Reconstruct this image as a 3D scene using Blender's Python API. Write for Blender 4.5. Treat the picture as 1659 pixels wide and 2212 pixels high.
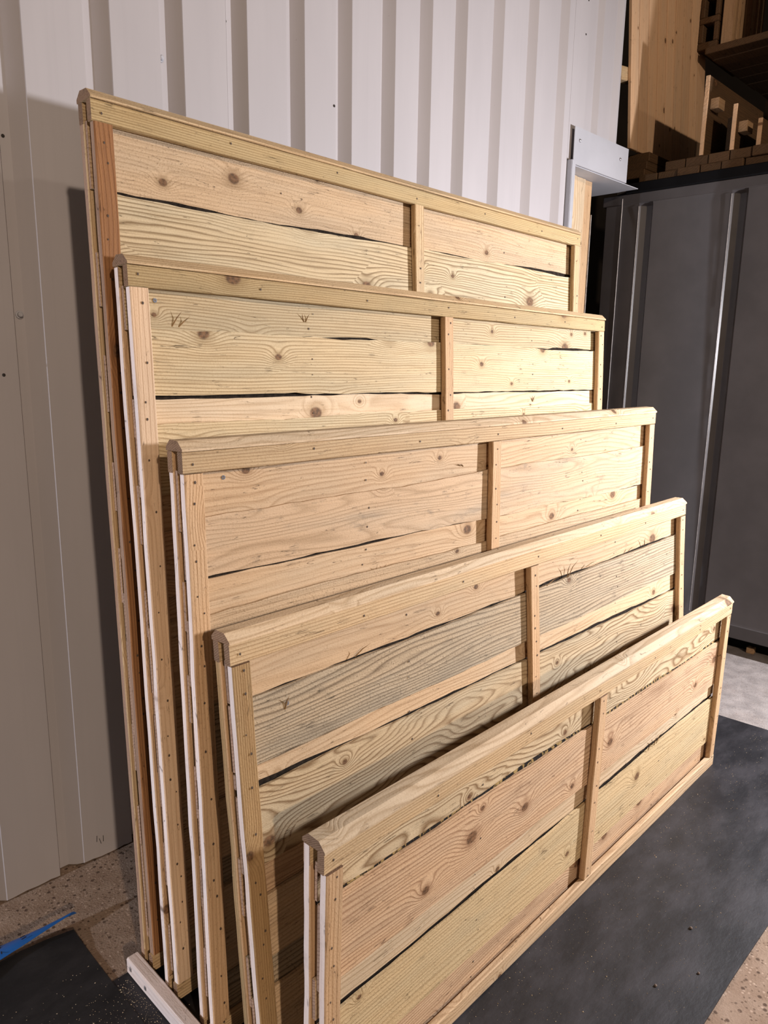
import bpy, bmesh, math, random
from mathutils import Vector, Matrix, noise as mnoise

# ------------------------------------------------------------------ clear
for o in list(bpy.data.objects):
    bpy.data.objects.remove(o, do_unlink=True)
scene = bpy.context.scene
C = scene.collection
random.seed(7)
R = math.radians

# ------------------------------------------------------------------ camera
F_PX = 1604.041
cam_d = bpy.data.cameras.new('camera')
cam_d.sensor_fit = 'HORIZONTAL'
cam_d.sensor_width = 36.0
cam_d.lens = F_PX / 1659.0 * 36.0
cam_d.clip_start = 0.02
cam = bpy.data.objects.new('camera', cam_d)
C.objects.link(cam)
yaw, pitch, roll = R(44.41229431), R(11.62910512), R(0.85988002)
fw = Vector((math.cos(yaw) * math.cos(pitch), math.sin(yaw) * math.cos(pitch), -math.sin(pitch)))
rt = Vector((math.sin(yaw), -math.cos(yaw), 0))
up = rt.cross(fw)
r2 = rt * math.cos(roll) + up * math.sin(roll)
u2 = -rt * math.sin(roll) + up * math.cos(roll)
m = Matrix(((r2.x, u2.x, -fw.x, -0.65736), (r2.y, u2.y, -fw.y, -1.65938),
            (r2.z, u2.z, -fw.z, 1.37851), (0, 0, 0, 1)))
cam.matrix_world = m
scene.camera = cam

# ------------------------------------------------------------------ world, lamps, exposure
world = bpy.data.worlds.new('world')
scene.world = world
world.use_nodes = True
bg = world.node_tree.nodes['Background']
bg.inputs[0].default_value = (1.0, 0.84, 0.72, 1)
bg.inputs[1].default_value = 0.085

def lamp(name, loc, target, power, size, col, spread=180):
    d = bpy.data.lights.new(name, 'AREA')
    d.shape = 'DISK'
    d.size = size
    d.energy = power
    d.color = col
    d.spread = R(spread)
    o = bpy.data.objects.new(name, d)
    C.objects.link(o)
    o.location = loc
    o.rotation_euler = (Vector(target) - Vector(loc)).to_track_quat('-Z', 'Y').to_euler()
    return o

# warm high bay lamps of the hall behind the photographer
lamp('high_bay_lamp', (-2.9, -8.7, 4.25), (0.6, -0.4, 0.9), 390, 0.24, (1.0, 0.785, 0.60))
lamp('high_bay_lamp', (2.2, -8.7, 4.1), (0.6, -0.4, 0.9), 45, 0.24, (1.0, 0.84, 0.68))
# work light on a stand to the right of the panels
lamp('work_light', (2.78, -1.9, 1.47), (0.7, -0.4, 0.9), 118, 0.09, (0.96, 0.95, 1.0))
# cool lamp far down the wall on the left
lamp('wall_lamp', (-2.6, 0.135, 0.75), (0.0, -0.5, 0.7), 50, 0.08, (0.82, 0.87, 1.0))

vs = scene.view_settings
vs.view_transform = 'Standard'
vs.look = 'None'
vs.gamma = 1.0
vs.exposure = 0.0
vs.use_curve_mapping = False

# ------------------------------------------------------------------ node helpers
class NT:
    def __init__(self, name):
        self.mat = bpy.data.materials.new(name)
        self.mat.use_nodes = True
        self.t = self.mat.node_tree
        self.t.nodes.clear()
        self.out = self.t.nodes.new('ShaderNodeOutputMaterial')
        self.b = self.t.nodes.new('ShaderNodeBsdfPrincipled')
        self.t.links.new(self.b.outputs[0], self.out.inputs[0])
    def n(self, typ):
        return self.t.nodes.new(typ)
    def put(self, sock, v):
        if isinstance(v, bpy.types.NodeSocket):
            self.t.links.new(v, sock)
        elif isinstance(v, (tuple, list)):
            v = tuple(v)
            if len(v) == 3 and sock.type == 'RGBA':
                v = v + (1,)
            sock.default_value = v
        else:
            sock.default_value = v
    def math(self, op, a, b=0.0, c=0.0, clamp=False):
        n = self.n('ShaderNodeMath')
        n.operation = op
        n.use_clamp = clamp
        self.put(n.inputs[0], a); self.put(n.inputs[1], b); self.put(n.inputs[2], c)
        return n.outputs[0]
    def comb(self, x, y, z):
        n = self.n('ShaderNodeCombineXYZ')
        self.put(n.inputs[0], x); self.put(n.inputs[1], y); self.put(n.inputs[2], z)
        return n.outputs[0]
    def sep(self, v):
        n = self.n('ShaderNodeSeparateXYZ')
        self.put(n.inputs[0], v)
        return n.outputs
    def noise(self, v, scale=1.0, detail=2.0, rough=0.5):
        n = self.n('ShaderNodeTexNoise')
        self.put(n.inputs['Vector'], v)
        n.inputs['Scale'].default_value = scale
        n.inputs['Detail'].default_value = detail
        n.inputs['Roughness'].default_value = rough
        return n.outputs[0]
    def step(self, v, lo, hi):
        n = self.n('ShaderNodeMapRange')
        n.interpolation_type = 'SMOOTHSTEP'
        self.put(n.inputs[0], v); self.put(n.inputs[1], lo); self.put(n.inputs[2], hi)
        return n.outputs[0]
    def mix(self, f, a, b, typ='MIX'):
        n = self.n('ShaderNodeMix')
        n.data_type = 'RGBA'
        n.blend_type = typ
        self.put(n.inputs[0], f); self.put(n.inputs[6], a); self.put(n.inputs[7], b)
        return n.outputs[2]
    def ramp(self, f, stops):
        n = self.n('ShaderNodeValToRGB')
        cr = n.color_ramp
        while len(cr.elements) < len(stops):
            cr.elements.new(0.5)
        for e, (p, c) in zip(cr.elements, stops):
            e.position = p
            e.color = c if len(c) == 4 else tuple(c) + (1,)
        self.put(n.inputs[0], f)
        return n.outputs[0]
    def bump(self, h, strength, dist):
        n = self.n('ShaderNodeBump')
        n.inputs['Strength'].default_value = strength
        n.inputs['Distance'].default_value = dist
        self.put(n.inputs['Height'], h)
        self.put(self.b.inputs['Normal'], n.outputs[0])
    def obj(self):
        return self.n('ShaderNodeTexCoord').outputs['Object']
    def rnd(self):
        return self.n('ShaderNodeObjectInfo').outputs['Random']
    def set(self, col=None, rough=None, metal=None, spec=None):
        if col is not None: self.put(self.b.inputs['Base Color'], col)
        if rough is not None: self.put(self.b.inputs['Roughness'], rough)
        if metal is not None: self.put(self.b.inputs['Metallic'], metal)
        if spec is not None: self.put(self.b.inputs['Specular IOR Level'], spec)
        return self.mat

def g(v, k):
    return tuple(c * k for c in v)

# ------------------------------------------------------------------ wood
def wood(name, light, dark, F=110, A=5.0, contrast=0.6, speck=0.3, knots=0.35, stain=0.3,
         scol=(0.30, 0.25, 0.17), along=1.0, kscale=7.0):
    """light = early wood, dark = late wood lines; grain runs along local x"""
    light, dark, scol = [(c[0], c[1] * 0.98, c[2] * 1.03) for c in (light, dark, scol)]
    t = NT(name)
    rnd = t.rnd()
    x, y, z = t.sep(t.obj())
    xs = t.math('MULTIPLY_ADD', rnd, 53.7, x)
    zs = t.math('MULTIPLY_ADD', rnd, 17.3, z)
    n1 = t.noise(t.comb(t.math('MULTIPLY', xs, 1.5 * along), t.math('MULTIPLY', y, 9.0), t.math('MULTIPLY', zs, 10.0)), 1, 1.5)
    n2 = t.noise(t.comb(t.math('MULTIPLY', xs, 7.0), t.math('MULTIPLY', y, 20.0), t.math('MULTIPLY', zs, 60.0)), 1, 2)
    # knots
    vo = t.n('ShaderNodeTexVoronoi')
    vo.voronoi_dimensions = '2D'
    t.put(vo.inputs['Vector'], t.comb(t.math('MULTIPLY', xs, kscale * 0.75), t.math('MULTIPLY', zs, kscale), 0.0))
    vo.inputs['Scale'].default_value = 1.0
    kd = t.math('ADD', vo.outputs['Distance'], t.math('MULTIPLY', t.math('SUBTRACT', n2, 0.5), 0.03))
    kc = t.n('ShaderNodeSeparateColor')
    t.put(kc.inputs[0], vo.outputs['Color'])
    has = t.math('GREATER_THAN', kc.outputs[0], 1.0 - knots)
    r0 = t.math('MULTIPLY_ADD', t.math('POWER', kc.outputs[1], 2.0), 0.085, 0.034)
    q = t.math('DIVIDE', kd, r0)
    core = t.math('MULTIPLY', t.math('SUBTRACT', 1.0, t.step(q, 0.7, 1.15)), has)
    halo = t.math('MULTIPLY', t.math('SUBTRACT', 1.0, t.step(q, 0.8, 2.6)), has)
    e = t.math('MULTIPLY', q, 0.36)
    warp = t.math('MULTIPLY', t.math('MULTIPLY', t.math('EXPONENT', t.math('MULTIPLY', t.math('MULTIPLY', e, e), -1.0)), has), 3.2)
    ph = t.math('ADD', t.math('MULTIPLY', z, F), t.math('MULTIPLY', t.math('SUBTRACT', n1, 0.5), A * 2.2))
    ph = t.math('ADD', ph, t.math('MULTIPLY', t.math('SUBTRACT', n2, 0.5), 0.55))
    ph = t.math('ADD', t.math('ADD', ph, t.math('MULTIPLY', y, F * 0.6)), warp)
    ph = t.math('ADD', ph, t.math('MULTIPLY', rnd, 9.0))
    fr = t.math('FRACT', ph)
    ring = t.ramp(fr, [(0.0, (0.25,) * 3), (0.12, (0,) * 3), (0.55, (0.16,) * 3), (0.86, (1,) * 3), (1.0, (0.25,) * 3)])
    fib = t.noise(t.comb(t.math('MULTIPLY', xs, 9.0), t.math('MULTIPLY', y, 300.0), t.math('MULTIPLY', zs, 420.0)), 1, 2.5, 0.6)
    sp = t.noise(t.comb(t.math('MULTIPLY', xs, 210.0), t.math('MULTIPLY', y, 260.0), t.math('MULTIPLY', zs, 330.0)), 1, 2, 0.6)
    big = t.noise(t.comb(t.math('MULTIPLY', xs, 2.2), t.math('MULTIPLY', y, 5.0), t.math('MULTIPLY', zs, 13.0)), 1, 3, 0.55)
    mod = t.noise(t.comb(t.math('MULTIPLY', xs, 1.0), 0.0, t.math('MULTIPLY', zs, 7.0)), 1, 1)
    strk = t.noise(t.comb(t.math('MULTIPLY', xs, 2.6), t.math('MULTIPLY', y, 90.0), t.math('MULTIPLY', zs, 120.0)), 1, 3, 0.65)
    col = t.mix(t.math('MULTIPLY', ring, t.math('MULTIPLY', t.step(mod, 0.12, 0.52), min(1.0, contrast * 1.15))), light, dark)
    col = t.mix(t.math('MULTIPLY', t.step(strk, 0.50, 0.72), 0.42), col, dark)
    col = t.mix(t.math('MULTIPLY', t.step(strk, 0.46, 0.28), 0.30), col, g(light, 1.15))
    hue = t.mix(t.step(big, 0.35, 0.7), (1.04, 1.0, 0.95, 1), (0.97, 1.0, 1.03, 1))
    col = t.mix(1.0, col, hue, 'MULTIPLY')
    col = t.mix(t.math('MULTIPLY', t.step(big, 0.52, 0.78), stain), col, scol)
    col = t.mix(t.math('MULTIPLY', t.step(fib, 0.45, 0.75), 0.32), col, dark)
    col = t.mix(t.math('MULTIPLY', t.step(sp, 0.56, 0.75), speck), col, g(dark, 0.75))
    col = t.mix(t.math('MULTIPLY', t.step(sp, 0.38, 0.22), speck * 0.4), col, g(light, 1.18))
    # smudges, and hairline splits along the grain
    bl = t.noise(t.comb(t.math('MULTIPLY', xs, 16.0), t.math('MULTIPLY', y, 20.0), t.math('MULTIPLY', zs, 30.0)), 1, 4, 0.7)
    col = t.mix(t.math('MULTIPLY', t.step(bl, 0.55, 0.76), 0.25 + 0.35 * stain), col, g(scol, 0.72))
    cr = t.noise(t.comb(t.math('MULTIPLY', xs, 3.2), t.math('MULTIPLY', y, 10.0), t.math('MULTIPLY', zs, 46.0)), 1, 3, 0.5)
    ck = t.math('SUBTRACT', 1.0, t.step(t.math('ABSOLUTE', t.math('SUBTRACT', cr, 0.5)), 0.0015, 0.007))
    ck = t.math('MULTIPLY', ck, t.step(bl, 0.50, 0.60))
    col = t.mix(t.math('MULTIPLY', ck, 0.75), col, g(dark, 0.35))
    col = t.mix(t.math('MULTIPLY', halo, 0.55), col, g(dark, 1.05))
    kn = t.mix(t.step(t.noise(t.comb(t.math('MULTIPLY', xs, 120.0), y, t.math('MULTIPLY', zs, 120.0)), 1, 2), 0.35, 0.65),
               (0.075, 0.038, 0.018, 1), (0.19, 0.095, 0.045, 1))
    col = t.mix(t.math('MULTIPLY', core, 0.9), col, kn)
    # every piece a little lighter or darker than its neighbour
    br = t.math('MULTIPLY_ADD', t.math('FRACT', t.math('MULTIPLY', rnd, 7.31)), 0.22, 0.89)
    col = t.mix(1.0, col, t.comb(br, br, br), 'MULTIPLY')
    h = t.math('ADD', t.math('MULTIPLY', ring, -0.45), t.math('ADD', t.math('MULTIPLY', sp, 0.9 * (0.4 + speck)), t.math('MULTIPLY', fib, 0.5)))
    t.bump(h, 0.6, 0.0016)
    return t.set(col, 0.75, spec=0.25)

W = {
 'green':  wood('wood_pale_treated', (0.58, 0.485, 0.300), (0.20, 0.135, 0.062), 112, 3.6, 1.0, 0.30, 0.55, 0.30, (0.38, 0.315, 0.19)),
 'fine':   wood('wood_fine_treated', (0.58, 0.480, 0.290), (0.27, 0.185, 0.085), 150, 2.3, 0.75, 0.35, 0.55, 0.45, (0.42, 0.33, 0.19)),
 'tan':    wood('wood_warm_tan', (0.60, 0.450, 0.275), (0.33, 0.205, 0.10), 90, 4.5, 0.50, 0.40, 0.45, 0.35, (0.43, 0.30, 0.17)),
 'pink':   wood('wood_pinkish_rough', (0.60, 0.455, 0.280), (0.27, 0.175, 0.085), 120, 3.0, 0.40, 0.75, 0.40, 0.40, (0.40, 0.265, 0.155)),
 'brown':  wood('wood_pink_brown', (0.57, 0.415, 0.255), (0.24, 0.130, 0.065), 120, 4.0, 0.65, 0.50, 0.40, 0.95, (0.27, 0.155, 0.08)),
 'cream':  wood('wood_cream', (0.64, 0.515, 0.340), (0.36, 0.245, 0.125), 70, 4.5, 0.55, 0.30, 0.50, 0.35, (0.50, 0.375, 0.22)),
 'grey':   wood('wood_grey_weathered', (0.47, 0.385, 0.255), (0.13, 0.095, 0.055), 115, 4.0, 0.75, 0.85, 0.30, 0.60, (0.20, 0.17, 0.12)),
 'cath':   wood('wood_cathedral', (0.60, 0.490, 0.305), (0.21, 0.130, 0.058), 62, 8.5, 0.90, 0.35, 0.40, 0.3, (0.38, 0.31, 0.19), 1.6),
 'mottle': wood('wood_stained', (0.56, 0.420, 0.265), (0.28, 0.19, 0.10), 75, 6.0, 0.45, 0.40, 0.25, 0.85, (0.24, 0.205, 0.15)),
 'olive':  wood('wood_olive_rail', (0.45, 0.345, 0.175), (0.24, 0.160, 0.065), 190, 1.6, 0.70, 0.40, 0.22, 0.30, (0.31, 0.24, 0.12)),
 'rail':   wood('wood_tan_rail', (0.57, 0.430, 0.245), (0.29, 0.18, 0.08), 150, 2.2, 0.60, 0.45, 0.25, 0.35, (0.39, 0.28, 0.15)),
 'red':    wood('wood_red_brown', (0.36, 0.175, 0.068), (0.19, 0.080, 0.028), 130, 3.0, 0.80, 0.25, 0.20, 0.3, (0.25, 0.11, 0.045)),
 'batten': wood('wood_batten', (0.57, 0.395, 0.225), (0.31, 0.18, 0.08), 130, 2.0, 0.40, 0.45, 0.20, 0.45, (0.38, 0.24, 0.12)),
 'pale':   wood('wood_pale_batten', (0.68, 0.505, 0.325), (0.42, 0.27, 0.15), 110, 2.0, 0.35, 0.30, 0.22, 0.40, (0.50, 0.34, 0.20)),
 'dbat':   wood('wood_brown_batten', (0.42, 0.285, 0.135), (0.23, 0.135, 0.052), 210, 1.0, 0.60, 0.45, 0.15, 0.30, (0.31, 0.19, 0.08)),
 'edge':   wood('wood_sawn_edge', (0.80, 0.70, 0.62), (0.62, 0.49, 0.41), 90, 1.5, 0.25, 0.22, 0.05, 0.25, (0.66, 0.53, 0.45)),
 'redge':  wood('wood_sawn_edge_brown', (0.40, 0.265, 0.175), (0.22, 0.125, 0.075), 120, 2.0, 0.5, 0.5, 0.10, 0.4, (0.27, 0.16, 0.10)),
 'end':    wood('wood_end_grain', (0.27, 0.17, 0.10), (0.13, 0.07, 0.035), 240, 3.0, 0.7, 0.9, 0.0, 0.4, (0.16, 0.09, 0.05)),
 'yellow': wood('wood_yellowish_rough', (0.57, 0.450, 0.255), (0.27, 0.18, 0.08), 100, 3.5, 0.45, 0.75, 0.3, 0.45, (0.36, 0.275, 0.15)),
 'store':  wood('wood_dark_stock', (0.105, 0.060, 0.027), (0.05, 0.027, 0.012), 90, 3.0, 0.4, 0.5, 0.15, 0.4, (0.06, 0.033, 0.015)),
 'slat':   wood('wood_stock_slat', (0.42, 0.275, 0.145), (0.24, 0.14, 0.065), 60, 3.0, 0.4, 0.4, 0.1, 0.4, (0.20, 0.115, 0.055)),
 'pine':   wood('wood_planed_pine', (0.64, 0.43, 0.25), (0.50, 0.31, 0.16), 42, 3.0, 0.20, 0.08, 0.30, 0.2, (0.54, 0.34, 0.185), 0.7, 9.0),
}

def bark_mat():
    t = NT('bark')
    x, y, z = t.sep(t.obj())
    n = t.noise(t.comb(t.math('MULTIPLY', x, 70.0), y, t.math('MULTIPLY', z, 60.0)), 1, 2, 0.6)
    col = t.ramp(n, [(0.40, (0.012, 0.010, 0.010)), (0.52, (0.03, 0.02, 0.012)), (0.56, (0.30, 0.20, 0.075)), (0.70, (0.42, 0.30, 0.13))])
    t.bump(n, 0.8, 0.003)
    return t.set(col, 0.9, spec=0.2)
M_BARK = bark_mat()


# ------------------------------------------------------------------ other materials
def concrete():
    t = NT('concrete')
    p = t.obj()
    x, y, z = t.sep(p)
    big = t.noise(p, 2.2, 4, 0.55)
    mid = t.noise(p, 14, 4, 0.6)
    fine = t.noise(p, 190, 3, 0.6)
    # the slab is pale grey towards the container, brown elsewhere
    pale = t.step(t.math('ADD', x, t.math('MULTIPLY', t.math('SUBTRACT', big, 0.5), 1.2)), 1.55, 2.35)
    col = t.mix(t.step(mid, 0.3, 0.7), (0.275, 0.190, 0.135, 1), (0.355, 0.260, 0.195, 1))
    colp = t.mix(t.step(mid, 0.3, 0.7), (0.23, 0.205, 0.195, 1), (0.33, 0.295, 0.28, 1))
    col = t.mix(pale, col, colp)
    # aggregate
    for sc, amt, c in ((72, 0.85, (0.075, 0.045, 0.032, 1)), (120, 0.7, (0.10, 0.062, 0.042, 1)), (110, 0.5, (0.62, 0.47, 0.37, 1))):
        v = t.n('ShaderNodeTexVoronoi')
        mp = t.n('ShaderNodeMapping')
        mp.inputs['Location'].default_value = (sc * 0.37, sc * 0.11, 0)
        mp.inputs['Scale'].default_value = (1.0, 1.0, 1.0)
        t.put(mp.inputs['Vector'], p)
        t.put(v.inputs['Vector'], mp.outputs[0])
        v.inputs['Scale'].default_value = sc
        k = t.n('ShaderNodeSeparateColor')
        t.put(k.inputs[0], v.outputs['Color'])
        msk = t.math('MULTIPLY', t.math('GREATER_THAN', k.outputs[0], 0.72),
                     t.math('SUBTRACT', 1.0, t.step(v.outputs['Distance'], 0.22, 0.42)))
        msk = t.math('MULTIPLY', msk, t.math('MULTIPLY', t.math('SUBTRACT', 1.0, t.math('MULTIPLY', pale, 0.75)), amt))
        col = t.mix(msk, col, c)
    col = t.mix(t.math('MULTIPLY', t.step(fine, 0.5, 0.75), 0.25), col, (0.13, 0.09, 0.07, 1))
    col = t.mix(t.math('MULTIPLY', t.step(big, 0.55, 0.75), 0.35), col, (0.27, 0.19, 0.14, 1))
    t.bump(t.math('ADD', t.math('MULTIPLY', fine, 0.5), mid), 0.6, 0.006)
    return t.set(col, 0.92, spec=0.2)
M_CONC = concrete()

def rubber(name, base, dust, amt, sheen):
    t = NT(name)
    p = t.obj()
    x, y, z = t.sep(p)
    n = t.noise(t.comb(t.math('MULTIPLY', x, 1.0), t.math('MULTIPLY', y, 2.2), 0.0), 5.0, 6, 0.62)
    f = t.noise(p, 60, 4, 0.65)
    m1 = t.math('MULTIPLY', t.step(n, 0.38, 0.72), amt)
    col = t.mix(m1, base, dust)
    col = t.mix(t.math('MULTIPLY', t.step(f, 0.55, 0.8), 0.35 * amt), col, g(dust[:3], 1.3) + (1,))
    t.bump(t.math('ADD', n, t.math('MULTIPLY', f, 0.15)), 0.25, 0.01)
    return t.set(col, t.math('MULTIPLY_ADD', n, 0.35, sheen), spec=0.45)
M_MAT = rubber('black_rubber', (0.011, 0.0105, 0.013, 1), (0.033, 0.030, 0.035, 1), 0.9, 0.36)
M_SHEET = rubber('black_plastic_sheet', (0.010, 0.010, 0.012, 1), (0.030, 0.028, 0.030, 1), 0.8, 0.36)

def simple(name, col, rough=0.6, metal=0.0, spec=0.5, var=0.12, scale=8.0, bump=0.0):
    t = NT(name)
    n = t.noise(t.obj(), scale, 4, 0.6)
    c = t.mix(t.step(n, 0.3, 0.7), g(col, 1 - var) + (1,), g(col, 1 + var) + (1,))
    if bump:
        t.bump(n, bump, 0.004)
    return t.set(c, rough, metal, spec)

def paint_wall():
    t = NT('painted_steel_cladding')
    p = t.obj()
    x, y, z = t.sep(p)
    n = t.noise(t.comb(t.math('MULTIPLY', x, 3.0), 0.0, t.math('MULTIPLY', z, 0.8)), 1, 4, 0.6)
    st = t.noise(t.comb(t.math('MULTIPLY', x, 60.0), 0.0, t.math('MULTIPLY', z, 0.7)), 1, 3, 0.6)
    sp = t.noise(p, 95, 2, 0.5)
    col = t.mix(t.step(n, 0.3, 0.7), (0.400, 0.378, 0.390, 1), (0.440, 0.416, 0.428, 1))
    col = t.mix(t.math('MULTIPLY', t.step(st, 0.5, 0.75), 0.10), col, (0.32, 0.30, 0.31, 1))
    col = t.mix(t.math('MULTIPLY', t.step(sp, 0.76, 0.82), 0.5), col, (0.18, 0.14, 0.12, 1))
    return t.set(col, 0.48, spec=0.4)
M_WALL = paint_wall()
M_FLASH = simple('white_flashing', (0.40, 0.40, 0.43), 0.5, var=0.05, scale=5)
M_SOFF = simple('grey_soffit_sheet', (0.42, 0.42, 0.45), 0.55, var=0.08, scale=5)
M_STEEL = simple('bare_bolt_steel', (0.55, 0.53, 0.54), 0.35, 0.85, var=0.15, scale=300)
M_ZINC = simple('zinc_screw', (0.50, 0.55, 0.66), 0.25, 0.9, var=0.2, scale=400)
M_HOLE = simple('dark_hole', (0.03, 0.025, 0.022), 0.9, var=0.2, scale=200)
M_NAIL = simple('nail_rust', (0.075, 0.05, 0.035), 0.8, 0.0, var=0.3, scale=300)
M_CONT = simple('grey_container_paint', (0.066, 0.060, 0.062), 0.42, var=0.14, scale=3.5, bump=0.06)
M_CEDGE = simple('bright_edge_or_glint', (0.42, 0.40, 0.40), 0.35, 0.3, var=0.3, scale=25)
M_DARK = simple('dark_depth_shade', (0.020, 0.014, 0.010), 0.9, var=0.3, scale=2)  # near-black: shade of the unlit depth put into the colour
M_BLACK = simple('matt_black', (0.006, 0.006, 0.007), 0.9, spec=0.1, var=0.2, scale=6)
M_BLUE = simple('blue_plastic', (0.012, 0.125, 0.46), 0.42, var=0.08, scale=9)
M_INK = simple('black_print', (0.01, 0.012, 0.03), 0.6, var=0.1)
M_DUST = simple('sawdust_grain', (0.50, 0.40, 0.27), 0.9, var=0.3, scale=40)
M_SPLIT = simple('splinter_wood', (0.30, 0.19, 0.09), 0.8, var=0.3, scale=90)
M_GAPDARK = simple('gap_shade', (0.022, 0.016, 0.012), 0.95, var=0.5, scale=60, bump=0.5, spec=0.1)  # near-black stand-in for the shade inside board gaps
M_GRIT = simple('grit', (0.16, 0.12, 0.10), 0.9, var=0.4, scale=60, bump=0.3)

# ------------------------------------------------------------------ mesh helpers
def link(o, parent=None):
    C.objects.link(o)
    if parent is not None:
        o.parent = parent
    return o

def mesh_obj(name, bm, mats, parent=None, sharp=35):
    me = bpy.data.meshes.new(name)
    bm.normal_update()
    bm.to_mesh(me)
    bm.free()
    for mm in (mats if isinstance(mats, (list, tuple)) else [mats]):
        me.materials.append(mm)
    if sharp:
        for p in me.polygons:
            p.use_smooth = True
        me.set_sharp_from_angle(angle=R(sharp))
    return link(bpy.data.objects.new(name, me), parent)

def empty(name, loc=(0, 0, 0), rot=(0, 0, 0), parent=None):
    o = bpy.data.objects.new(name, None)
    o.empty_display_size = 0.1
    o.location = loc
    o.rotation_euler = rot
    return link(o, parent)

def tag(o, label=None, cat=None, group=None, kind=None):
    if label: o['label'] = label
    if cat: o['category'] = cat
    if group: o['group'] = group
    if kind: o['kind'] = kind
    return o

def add_box(bm, x0, x1, y0, y1, z0, z1, mi=0, bev=0.0):
    vs_ = [bm.verts.new(p) for p in ((x0, y0, z0), (x1, y0, z0), (x1, y1, z0), (x0, y1, z0),
                                     (x0, y0, z1), (x1, y0, z1), (x1, y1, z1), (x0, y1, z1))]
    fs = [bm.faces.new([vs_[i] for i in q]) for q in
          ((0, 3, 2, 1), (4, 5, 6, 7), (0, 1, 5, 4), (1, 2, 6, 5), (2, 3, 7, 6), (3, 0, 4, 7))]
    for f_ in fs:
        f_.material_index = mi
    if bev:
        es = set(e for f_ in fs for e in f_.edges)
        bmesh.ops.bevel(bm, geom=list(es), offset=bev, segments=1, affect='EDGES', profile=0.5)
    return fs

def box(name, x0, x1, y0, y1, z0, z1, mat, parent=None, bev=0.0015):
    """box whose object origin is its centre (so procedural grain is local)"""
    cx, cy, cz = (x0 + x1) / 2, (y0 + y1) / 2, (z0 + z1) / 2
    bm = bmesh.new()
    add_box(bm, x0 - cx, x1 - cx, y0 - cy, y1 - cy, z0 - cz, z1 - cz, 0, bev)
    o = mesh_obj(name, bm, mat, parent)
    o.location = (cx, cy, cz)
    return o

def prism(bm, prof, x0, x1, mi=0, end_mi=None):
    """extrude a (y,z) profile (counter clockwise seen from -x) along x"""
    a = [bm.verts.new((x0, y, z)) for y, z in prof]
    b = [bm.verts.new((x1, y, z)) for y, z in prof]
    n = len(prof)
    for i in range(n):
        f_ = bm.faces.new((a[i], a[(i + 1) % n], b[(i + 1) % n], b[i]))
        f_.material_index = mi
    e = mi if end_mi is None else end_mi
    f_ = bm.faces.new(list(reversed(a))); f_.material_index = e
    f_ = bm.faces.new(b); f_.material_index = e
    bmesh.ops.recalc_face_normals(bm, faces=bm.faces[:])

def timber(name, L, T, Hh, mats, parent, wob=0.0012, bev=0.0018, low_mi=0, seed=0, n=14, end_mi=None):
    """sawn timber, grain along local x from 0..L, y 0..T (depth), z 0..Hh (face height), slightly uneven"""
    bm = bmesh.new()
    prof = [(0, bev), (0, Hh - bev), (bev, Hh), (T - bev, Hh), (T, Hh - bev), (T, bev), (T - bev, 0), (bev, 0)]
    rows = []
    for i in range(n + 1):
        x = L * i / n
        w1 = wob * mnoise.noise((x * 3.1 + seed * 7.7, seed * 1.3, 0.0))
        w2 = wob * mnoise.noise((x * 2.3 + seed * 3.1, 5.0, seed * 0.7))
        w3 = wob * mnoise.noise((x * 9.0 + seed, 9.0, 1.0))
        rows.append([bm.verts.new((x - L / 2, y + w1 + (w3 if y > T / 2 else 0), z - Hh / 2 + w2 + (w3 if z > Hh / 2 else -w3))) for y, z in prof])
    k = len(prof)
    for i in range(n):
        for j in range(k):
            f_ = bm.faces.new((rows[i][j], rows[i][(j + 1) % k], rows[i + 1][(j + 1) % k], rows[i + 1][j]))
            # faces 6/7/0 side = low z side, 2 = high z side
            if j in (6,) : f_.material_index = low_mi
    e0 = bm.faces.new(list(reversed(rows[0]))); e1 = bm.faces.new(rows[-1])
    if end_mi is not None:
        e0.material_index = end_mi; e1.material_index = end_mi
    bmesh.ops.recalc_face_normals(bm, faces=bm.faces[:])
    return mesh_obj(name, bm, mats, parent)

def place_h(o, u0, L, y, v0, Hh):      # horizontal timber in panel coords
    o.location = (u0 + L / 2, y, v0 + Hh / 2)
def place_v(o, uc, y, v0, L):          # vertical timber: grain axis turned upright, low-z side faces -u? see rotation
    o.rotation_euler = (0, -math.pi / 2, 0)   # local x -> +z ; local z -> -x
    o.location = (uc, y, v0 + L / 2)

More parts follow.
